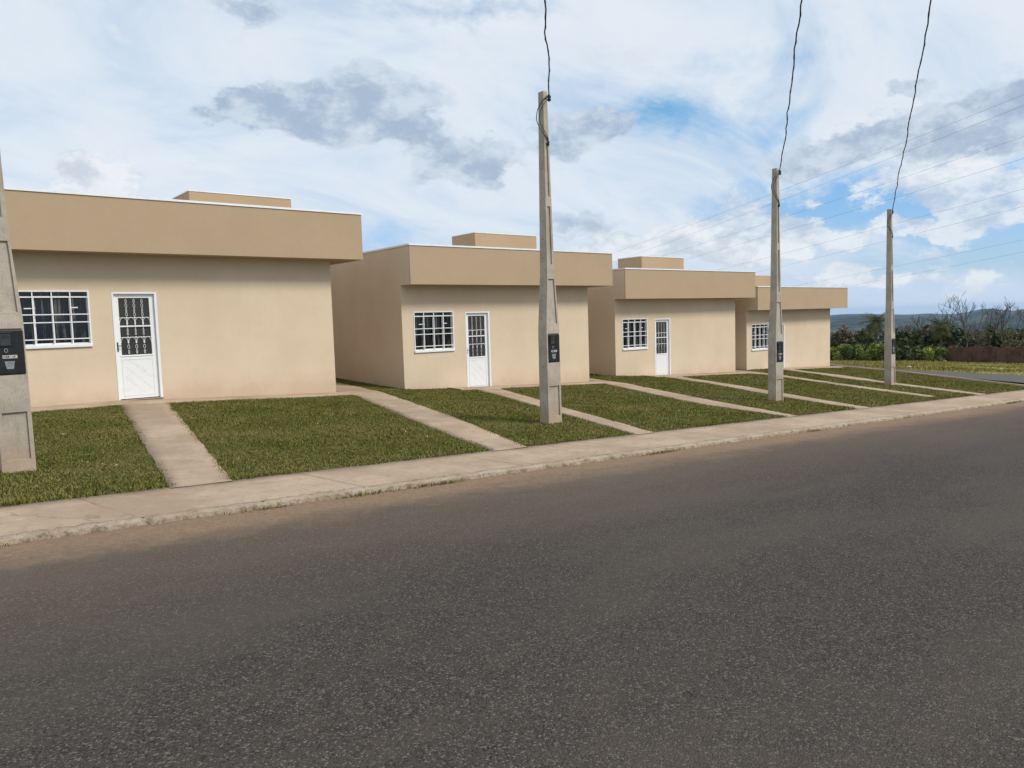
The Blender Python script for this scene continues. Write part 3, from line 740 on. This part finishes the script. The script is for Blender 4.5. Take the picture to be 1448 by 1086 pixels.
thin = .5 + .5 * hashnoise(x, y, 1.1) + rng.normal(0, .3, len(x))
keep &= thin > -.15
x, y, dn = x[keep], y[keep], dn[keep]
patch = .6 * hashnoise(x + 3, y, .7) + hashnoise(x * 1.0, y, 1.9) * .5 + hashnoise(x + 31, y + 7, 4.3) * .5
edgeb = np.exp(-np.clip(y - 7.66, 0, 9) / .35)
h = .68 * (.034 + .018 * np.clip(patch, -1, 1)) * rng.uniform(.6, 1.5, len(x)) + .018 * edgeb * rng.random(len(x)); k = np.sqrt(3000 / dn)
h = h * (1 + .12 * (k - 1)); w = rng.uniform(.006, .0105, len(x)) * k
blades(x, y, G(x, y), h, w, rng.uniform(.5, 2.2, len(x)), 'grass', M['grass'], kind='stuff', label='short mown lawn grass between the garden paths', category='grass')
# weeds in the gutter
n = 9000; x = rng.uniform(-3, XE, n); clump = hashnoise(x, x * .3, 1.4) + hashnoise(x, x * .1 + 5, 5.0) * .6 + rng.normal(0, .25, n)
x = x[clump > .7]; n = len(x); y = 6.485 - np.abs(rng.normal(0, .03, n))
blades(x, y, Rz(x, y), rng.uniform(.012, .04, n), rng.uniform(.006, .012, n), rng.uniform(.4, 1.8, n), 'weeds', M['grass'], kind='stuff', label='weeds growing in the gutter along the kerb', category='weeds')
# fallen leaves and litter flecks on the lawn
n = 240; x, y = scatter(n, -1, 22, 7.8, 15.6); ok = np.ones(n, bool)
for L_, R2 in PATHS: ok &= ~((x > pedge(L_, y)) & (x < pedge(R2, y)))
x, y = x[ok], y[ok]; n = len(x); th = rng.uniform(0, 2 * PI, n); s = rng.uniform(.005, .014, n); z = G(x, y) + .04
V = np.stack([np.stack([x + np.cos(th + k * PI / 2) * s * (1.6 if k % 2 else .6), y + np.sin(th + k * PI / 2) * s * (1.6 if k % 2 else .6), z + rng.uniform(-.008, .012, n)], -1) for k in range(4)], 1).reshape(-1, 3)
npmesh('fallen_leaves', V, np.arange(n * 4).reshape(n, 4), material('dry_leaf', flat((.42, .35, .22), .4, 9), .8), kind='stuff', label='dry leaf flecks lying on the lawns', category='leaves')
# pebbles and earth crumbs in the gutter
n = 170; x = rng.uniform(-2, 24, n); y = 6.44 - np.abs(rng.normal(0, .22, n)); s = rng.uniform(.003, .010, n); z = Rz(x, y)
V = []; 
for sx, sy_, sz in ((-1, -1, 0), (1, -.7, 0), (.8, 1, 0), (-.9, .9, 0), (.1, 0, 1.1)): V.append(np.stack([x + sx * s, y + sy_ * s, z + sz * s], -1))
V = np.stack(V, 1).reshape(-1, 3); i = np.arange(n)[:, None] * 5
npmesh('gravel', V, np.concatenate([i + np.array([q]) for q in ((0, 1, 4), (1, 2, 4), (2, 3, 4), (3, 0, 4))], 0), material('grit', flat((.22, .165, .12), .4, 5), .9), kind='stuff', label='loose grit lying in the gutter', category='gravel')
# field grass
pol_r = 37 + 75 * rng.random(90000) ** 1.1; pol_a = rng.uniform(.95, 1.5, 90000); x, y = pol_r * np.sin(pol_a), pol_r * np.cos(pol_a)
sA = np.interp(y, [6.4, 9.03, 13.44, 17, 22, 30], [28.6, 30.02, 31.89, 32.9, 35.0, 38]); sB = np.interp(y, [6.4, 10.72, 13.5, 16.23, 20, 30], [37.0, 35.6, 34.9, 34.7, 37, 42])
ok = ~((x > xend(y) - .1) & (x < sB + .05) & (x > sA - .05)) & (x > xend(y)) & ~((x < 60) & (y < 6.7))
x, y = x[ok], y[ok]; r = np.hypot(x, y); pt = np.clip(hashnoise(x, y, .5) + .3 * hashnoise(x, y, 2.1) + .5, .15, 1.5)
blades(x, y, Tz(x, y), rng.uniform(.04, .13, len(x)) * pt, .012 + r * .0006, rng.uniform(.3, 1.2, len(x)), 'field_grass', M['fgrass'], kind='stuff', label='rough yellow green grass of the open field', category='grass')

# ------------------------------------------------------------------ vegetation beyond the field
def at(u, d, v=500):
    q = ray_px(u, v); k = d / math.hypot(q.x, q.y); x, y = q.x * k, q.y * k
    return x, y, float(Tz(x, y))
def leafcloud(lobes, n, size, seed, squash=1.0):
    r_ = np.random.default_rng(seed); vol = np.array([l[3] ** 2 for l in lobes]); vol = vol / vol.sum()
    idx = r_.choice(len(lobes), n, p=vol); c = np.array(lobes)[idx]
    d = r_.normal(size=(n, 3)); d /= np.linalg.norm(d, axis=1)[:, None]
    rad = c[:, 3] * (r_.random(n) ** .45) * r_.uniform(.75, 1.12, n)
    P_ = c[:, :3] + d * rad[:, None] * np.array([1, 1, squash])
    P_[:, 2] = np.maximum(P_[:, 2], .05)
    a = r_.normal(size=(n, 3)); a /= np.linalg.norm(a, axis=1)[:, None]; b = np.cross(a, r_.normal(size=(n, 3))); b /= np.linalg.norm(b, axis=1)[:, None]
    s = size * r_.uniform(.5, 1.3, n)[:, None]
    V = np.stack([P_ - a * s, P_ + b * s * .5, P_ + a * s, P_ - b * s * .5], 1).reshape(-1, 3)
    tint = np.clip(r_.normal(.4, .25, n) + np.repeat(r_.normal(0, .18, len(lobes))[idx][:, None], 1, 1)[:, 0], 0, 1)
    return V, np.arange(n * 4).reshape(n, 4), tint
def lobes_of(w, h, n, seed, low=.2):
    r_ = random.Random(seed); L_ = []
    for k in range(n):
        a = r_.uniform(0, 2 * PI); q = r_.random() ** .5 * w * .36; z = h * r_.uniform(low, .82)
        L_.append((math.cos(a) * q, math.sin(a) * q, z, h * r_.uniform(.13, .26)))
    return L_
def bush(u, d, w, h, mat, label, seed, cat='bush', name='bush', group='bushes along the field edge', n=900, low=.15):
    root = empty(name, at(u, d), label=label, category=cat, group=group)
    V, Fa, t = leafcloud(lobes_of(w, h, 12, seed, low), n, .20 if h < 3 else .28, seed)
    npmesh('crown', V, Fa, mat, attrs={'tint': t}, parent=root)
    b = MB(); r_ = random.Random(seed)
    for k in range(3 if h < 3 else 1):
        a = r_.uniform(0, 6.28); q = w * .1 if h < 3 else .1
        b.tube([(math.cos(a) * q * .4, math.sin(a) * q * .4, -.2), (math.cos(a) * q * .7, math.sin(a) * q * .7, h * .3), (math.cos(a) * q * 1.6, math.sin(a) * q * 1.6, h * .62)], [h * .022, h * .018, h * .006], 5)
    b.build('stem' if h < 3 else 'trunk', M['bark'], root)
    return root
def bare(u, d, h, label, seed, spread=.55):
    root = empty('bare_tree', at(u, d), label=label, category='tree', group='leafless trees behind the brick wall')
    r_ = random.Random(seed); tr = MB(); br = MB()
    def grow(p, dirv, L, rad, lev, mb):
        pts = [p]; q = p.copy(); dv = dirv.copy()
        for k in range(4):
            dv = (dv + Vector((r_.uniform(-.22, .22), r_.uniform(-.22, .22), r_.uniform(-.02, .14)))).normalized(); q = q + dv * (L / 4); pts.append(q.copy())
        mb.tube(pts, [rad * (1 - .15 * k) for k in range(5)], 5 if lev < 2 else 3)
        if lev >= 5: return
        nb = 3 if lev < 2 else r_.choice((2, 2, 3))
        for k in range(nb):
            j = r_.choice((2, 3, 4)) if k else 4
            a = r_.uniform(0, 2 * PI); sp = spread * r_.uniform(.5, 1.25)
            t = dv.cross(Vector((math.cos(a), math.sin(a), .2))).normalized()
            nd = (dv * math.cos(sp) + t * math.sin(sp) + Vector((0, 0, .12))).normalized()
            grow(pts[j], nd, L * r_.uniform(.6, .85), max(rad * .6, .026), lev + 1, br)
    grow(Vector((0, 0, -.2)), Vector((r_.uniform(-.1, .1), 0, 1)), h * .28, h * .022, 0, tr)
    tr.build('trunk', M['bark'], root); br.build('branches', M['bark'], root)
def palm(u, d, h, label, seed, s=1.0):
    root = empty('palm_tree', at(u, d), label=label, category='palm tree', group='palms at the field edge')
    r_ = random.Random(seed); MB().tube([(0, 0, -.2), (.05, 0, h * .5), (.0, .05, h)], [.16 * s, .12 * s, .10 * s], 7).build('trunk', M['bark'], root)
    V = []; Fa = []; T = []
    for k in range(64):
        a = k * 2.4 + r_.uniform(-.2, .2); e = r_.uniform(-1.0, 1.2); L = s * r_.uniform(1.1, 1.8); p = Vector((0, 0, h)); prev = None; tt = r_.random()
        dv = Vector((math.cos(a) * math.cos(e), math.sin(a) * math.cos(e), math.sin(e))); sd_ = dv.cross(Vector((0, 0, 1))).normalized()
        for j in range(9):
            wv = s * .42 * math.sin(PI * (j + .6) / 9.6)
            for sg in (-1, 1):
                nidx = len(V); tip = p + sd_ * sg * wv + dv * wv * .6 - Vector((0, 0, wv * .45))
                V += [tuple(p - dv * .05), tuple(p + dv * .07), tuple(tip)]; Fa.append((nidx, nidx + 1, nidx + 2)); T.append(min(1, max(0, tt + r_.uniform(-.2, .2))))
            p = p + dv * (L / 9); dv = (dv - Vector((0, 0, .13))).normalized()
    npmesh('fronds', V, Fa, M['palm'], attrs={'tint': T}, parent=root)

# dark thicket that reads as one mass behind everything
V = []; T = []
r_ = np.random.default_rng(3); Ls = []
for k in range(300):
    a = r_.uniform(.9, 1.6); d = r_.uniform(112, 150); x, y = d * math.sin(a), d * math.cos(a)
    hh = r_.uniform(2.2, 4.2); Ls += [(x + r_.normal(0, .9), y + r_.normal(0, .9), float(Tz(x, y)) + hh * q, r_.uniform(.7, 1.35)) for q in (.25, .6, .85)]
r2_ = np.random.default_rng(11); c = np.array(Ls); n = 60000; idx = r2_.integers(0, len(c), n); d = r2_.normal(size=(n, 3)); d /= np.linalg.norm(d, axis=1)[:, None]
Pq = c[idx, :3] + d * (c[idx, 3] * r2_.random(n) ** .4 * 1.05)[:, None]
a = r2_.normal(size=(n, 3)); a /= np.linalg.norm(a, axis=1)[:, None]; b = np.cross(a, r2_.normal(size=(n, 3))); b /= np.linalg.norm(b, axis=1)[:, None]; s = r2_.uniform(.12, .34, n)[:, None]
V = np.stack([Pq - a * s, Pq + b * s * .5, Pq + a * s, Pq - b * s * .5], 1).reshape(-1, 3)
tint = np.clip(r2_.normal(.35, .2, n) + r2_.normal(0, .22, len(c))[idx], 0, 1)
npmesh('thicket', V, np.arange(n * 4).reshape(n, 4), M['thicket'], attrs={'tint': tint}, kind='stuff', label='dark scrub thicket closing the far side of the field', category='thicket')

bush(1192, 100, 4.5, 2.0, M['leaf_bush'], 'low light green bush right beside the farthest house', 21)
bush(1206, 99, 3.0, 2.2, M['leaf_mid'], 'small dark round bush between two light green bushes', 22)
bush(1230, 98, 6.0, 2.5, M['leaf_bush'], 'wide light green bush left of the smallest-looking pole', 23, n=1300)
bush(1247, 97, 3.6, 2.3, M['leaf_bush'], 'light green bush touching the left side of the last pole', 24)
bush(1277, 94, 5.0, 4.0, M['leaf_dark'], 'tall dark bush just right of the smallest-looking pole', 25, n=1500)
bush(1303, 98, 4.6, 1.7, M['leaf_bush'], 'flat light green shrub in the gap right of the dark bush', 26)
bush(1316, 103, 4.2, 2.0, M['leaf_mid'], 'green shrub at the left end of the brick wall', 27)
bush(1193, 118, 6, 5.2, M['leaf_brown'], 'brownish tree above the bushes next to the farthest house', 31, 'tree', 'scrub_tree', 'scrub trees behind the field', 2000, .3)
bush(1212, 121, 6, 4.8, M['leaf_brown'], 'thin brown tree left of the tall palm', 32, 'tree', 'scrub_tree', 'scrub trees behind the field', 1900, .3)
bush(1222, 112, 5, 4.0, M['leaf_dark'], 'dark green tree below the tall palm', 33, 'tree', 'scrub_tree', 'scrub trees behind the field', 1700, .25)
bush(1300, 116, 8, 4.3, M['leaf_dark'], 'dark tree behind the gap right of the last pole', 34, 'tree', 'scrub_tree', 'scrub trees behind the field', 2200, .25)
bush(1318, 119, 6, 5.4, M['leaf_brown'], 'brown withered tree left of the brick wall', 35, 'tree', 'scrub_tree', 'scrub trees behind the field', 1500, .35)
bush(1348, 121, 9, 5.0, M['leaf_dark'], 'dark tree rising over the left end of the brick wall', 36, 'tree', 'scrub_tree', 'scrub trees behind the field', 2300, .3)
bush(1392, 123, 9, 5.0, M['leaf_mid'], 'green tree over the middle of the brick wall', 37, 'tree', 'scrub_tree', 'scrub trees behind the field', 2300, .3)
bush(1432, 122, 9, 5.6, M['leaf_dark'], 'dark green tree over the brick wall at the right picture edge', 38, 'tree', 'scrub_tree', 'scrub trees behind the field', 2300, .3)
palm(1238, 112, 5.2, 'tall shaggy palm left of the smallest-looking pole', 41, 1.5)
palm(1330, 113, 4.6, 'browner palm left of the big bare tree', 42, 1.3)
bare(1284, 120, 7.2, 'thin leafless tree right of the last pole', 51)
bare(1312, 117, 8.2, 'leaning leafless tree left of the brick wall', 52, .7)
bare(1342, 122, 10.4, 'slim leafless tree just left of the largest one', 53, .5)
bare(1366, 112, 10.2, 'largest leafless tree with a forked fan of branches', 54, .6)
bare(1398, 120, 9.6, 'leafless tree with few branches over the middle of the brick wall', 55, .65)
bare(1426, 116, 9.6, 'leafless tree with a twisted trunk near the right picture edge', 56, .55)
bare(1456, 118, 9.8, 'leafless tree half cut by the right picture edge', 57, .55)

# brick wall at the far side of the field
wx0, wy0, wz0 = at(1343, 104); wx1, wy1, wz1 = at(1475, 100)
ang = math.atan2(wy1 - wy0, wx1 - wx0); Lw = math.hypot(wx1 - wx0, wy1 - wy0)
root = empty('brick_wall', (wx0, wy0, 0), ang, label='long dark red brick wall at the far side of the field', category='wall')
b = MB(); nseg = 8
for k in range(nseg):
    xa, xb = Lw * k / nseg, Lw * (k + 1) / nseg; zb_ = wz0 + (wz1 - wz0) * (k + .5) / nseg; hgt = 1.75 + (.12 if k in (2, 3, 6) else 0)
    b.box(xa + .15, xb - .15, -.1, .1, zb_ - .6, zb_ + hgt)
b.build('wall_panel', M['brick'], root)
for k in range(nseg + 1):
    xa = Lw * k / nseg; zb_ = wz0 + (wz1 - wz0) * k / nseg
    MB().box(xa - .149, xa + .149, -.16, .16, zb_ - .6, zb_ + 1.86).build('pillar', M['brick'], root)
# stones lying in the field
def rock(u, v, d, s, lab):
    x, y, z = at(u, d, v); r_ = random.Random(int(u)); b = MB(); rings = []
    for i, (zz, q) in enumerate(((-.1, .8), (.25, 1.0), (.6, .85), (.8, .4))):
        rings.append([(math.cos(j * PI / 4) * s * q * r_.uniform(.8, 1.2) * 1.3, math.sin(j * PI / 4) * s * q * r_.uniform(.8, 1.2), zz * s) for j in range(8)])
    o = b.loft(rings).build('rock', M['stone'], label=lab, category='rock', group='pale stones in the field'); o.location = (x, y, z)
rock(1285, 519, 41, .13, 'pale stone beside the side street right of the last pole')
rock(1294, 519, 41.4, .10, 'smaller pale stone touching another beside the side street')
rock(1415, 521, 45, .12, 'lone white stone in the field right of the side street')
# tiny town in the valley
for k, (u, d) in enumerate(((1198, 1500), (1206, 1560), (1211, 1480), (1216, 1530), (1221, 1500), (1296, 1700), (1312, 1750))):
    x, y, z = at(u, d); b = MB().box(-6, 6, -4, 4, -2, 4); b.loft([[(-6.4, -4.4, 4.02), (6.4, -4.4, 4.02), (6.4, 4.4, 4.02), (-6.4, 4.4, 4.02)], [(-6, -.2, 6), (6, -.2, 6), (6, .2, 6), (-6, .2, 6)]])
    o = b.build('far_house', M['pale'], label='tiny pale house of the distant town in the valley', category='house', group='distant town in the valley'); o.location = (x, y, z); o.rotation_euler.z = k * .7

# ------------------------------------------------------------------ the air
hm = bpy.data.materials.new('haze_air'); hm.use_nodes = True; hn = hm.node_tree; hn.nodes.clear()
pv = hn.nodes.new('ShaderNodeVolumePrincipled'); pv.inputs['Density'].default_value = 5.5e-5; pv.inputs['Color'].default_value = (.42, .66, 1, 1)
mo = hn.nodes.new('ShaderNodeOutputMaterial'); hn.links.new(pv.outputs[0], mo.inputs['Volume'])
hb = MB().box(-9200, 9200, -9200, 9200, -140, 24).build('haze', hm, kind='stuff', label='thin blue haze over the valley', category='haze')
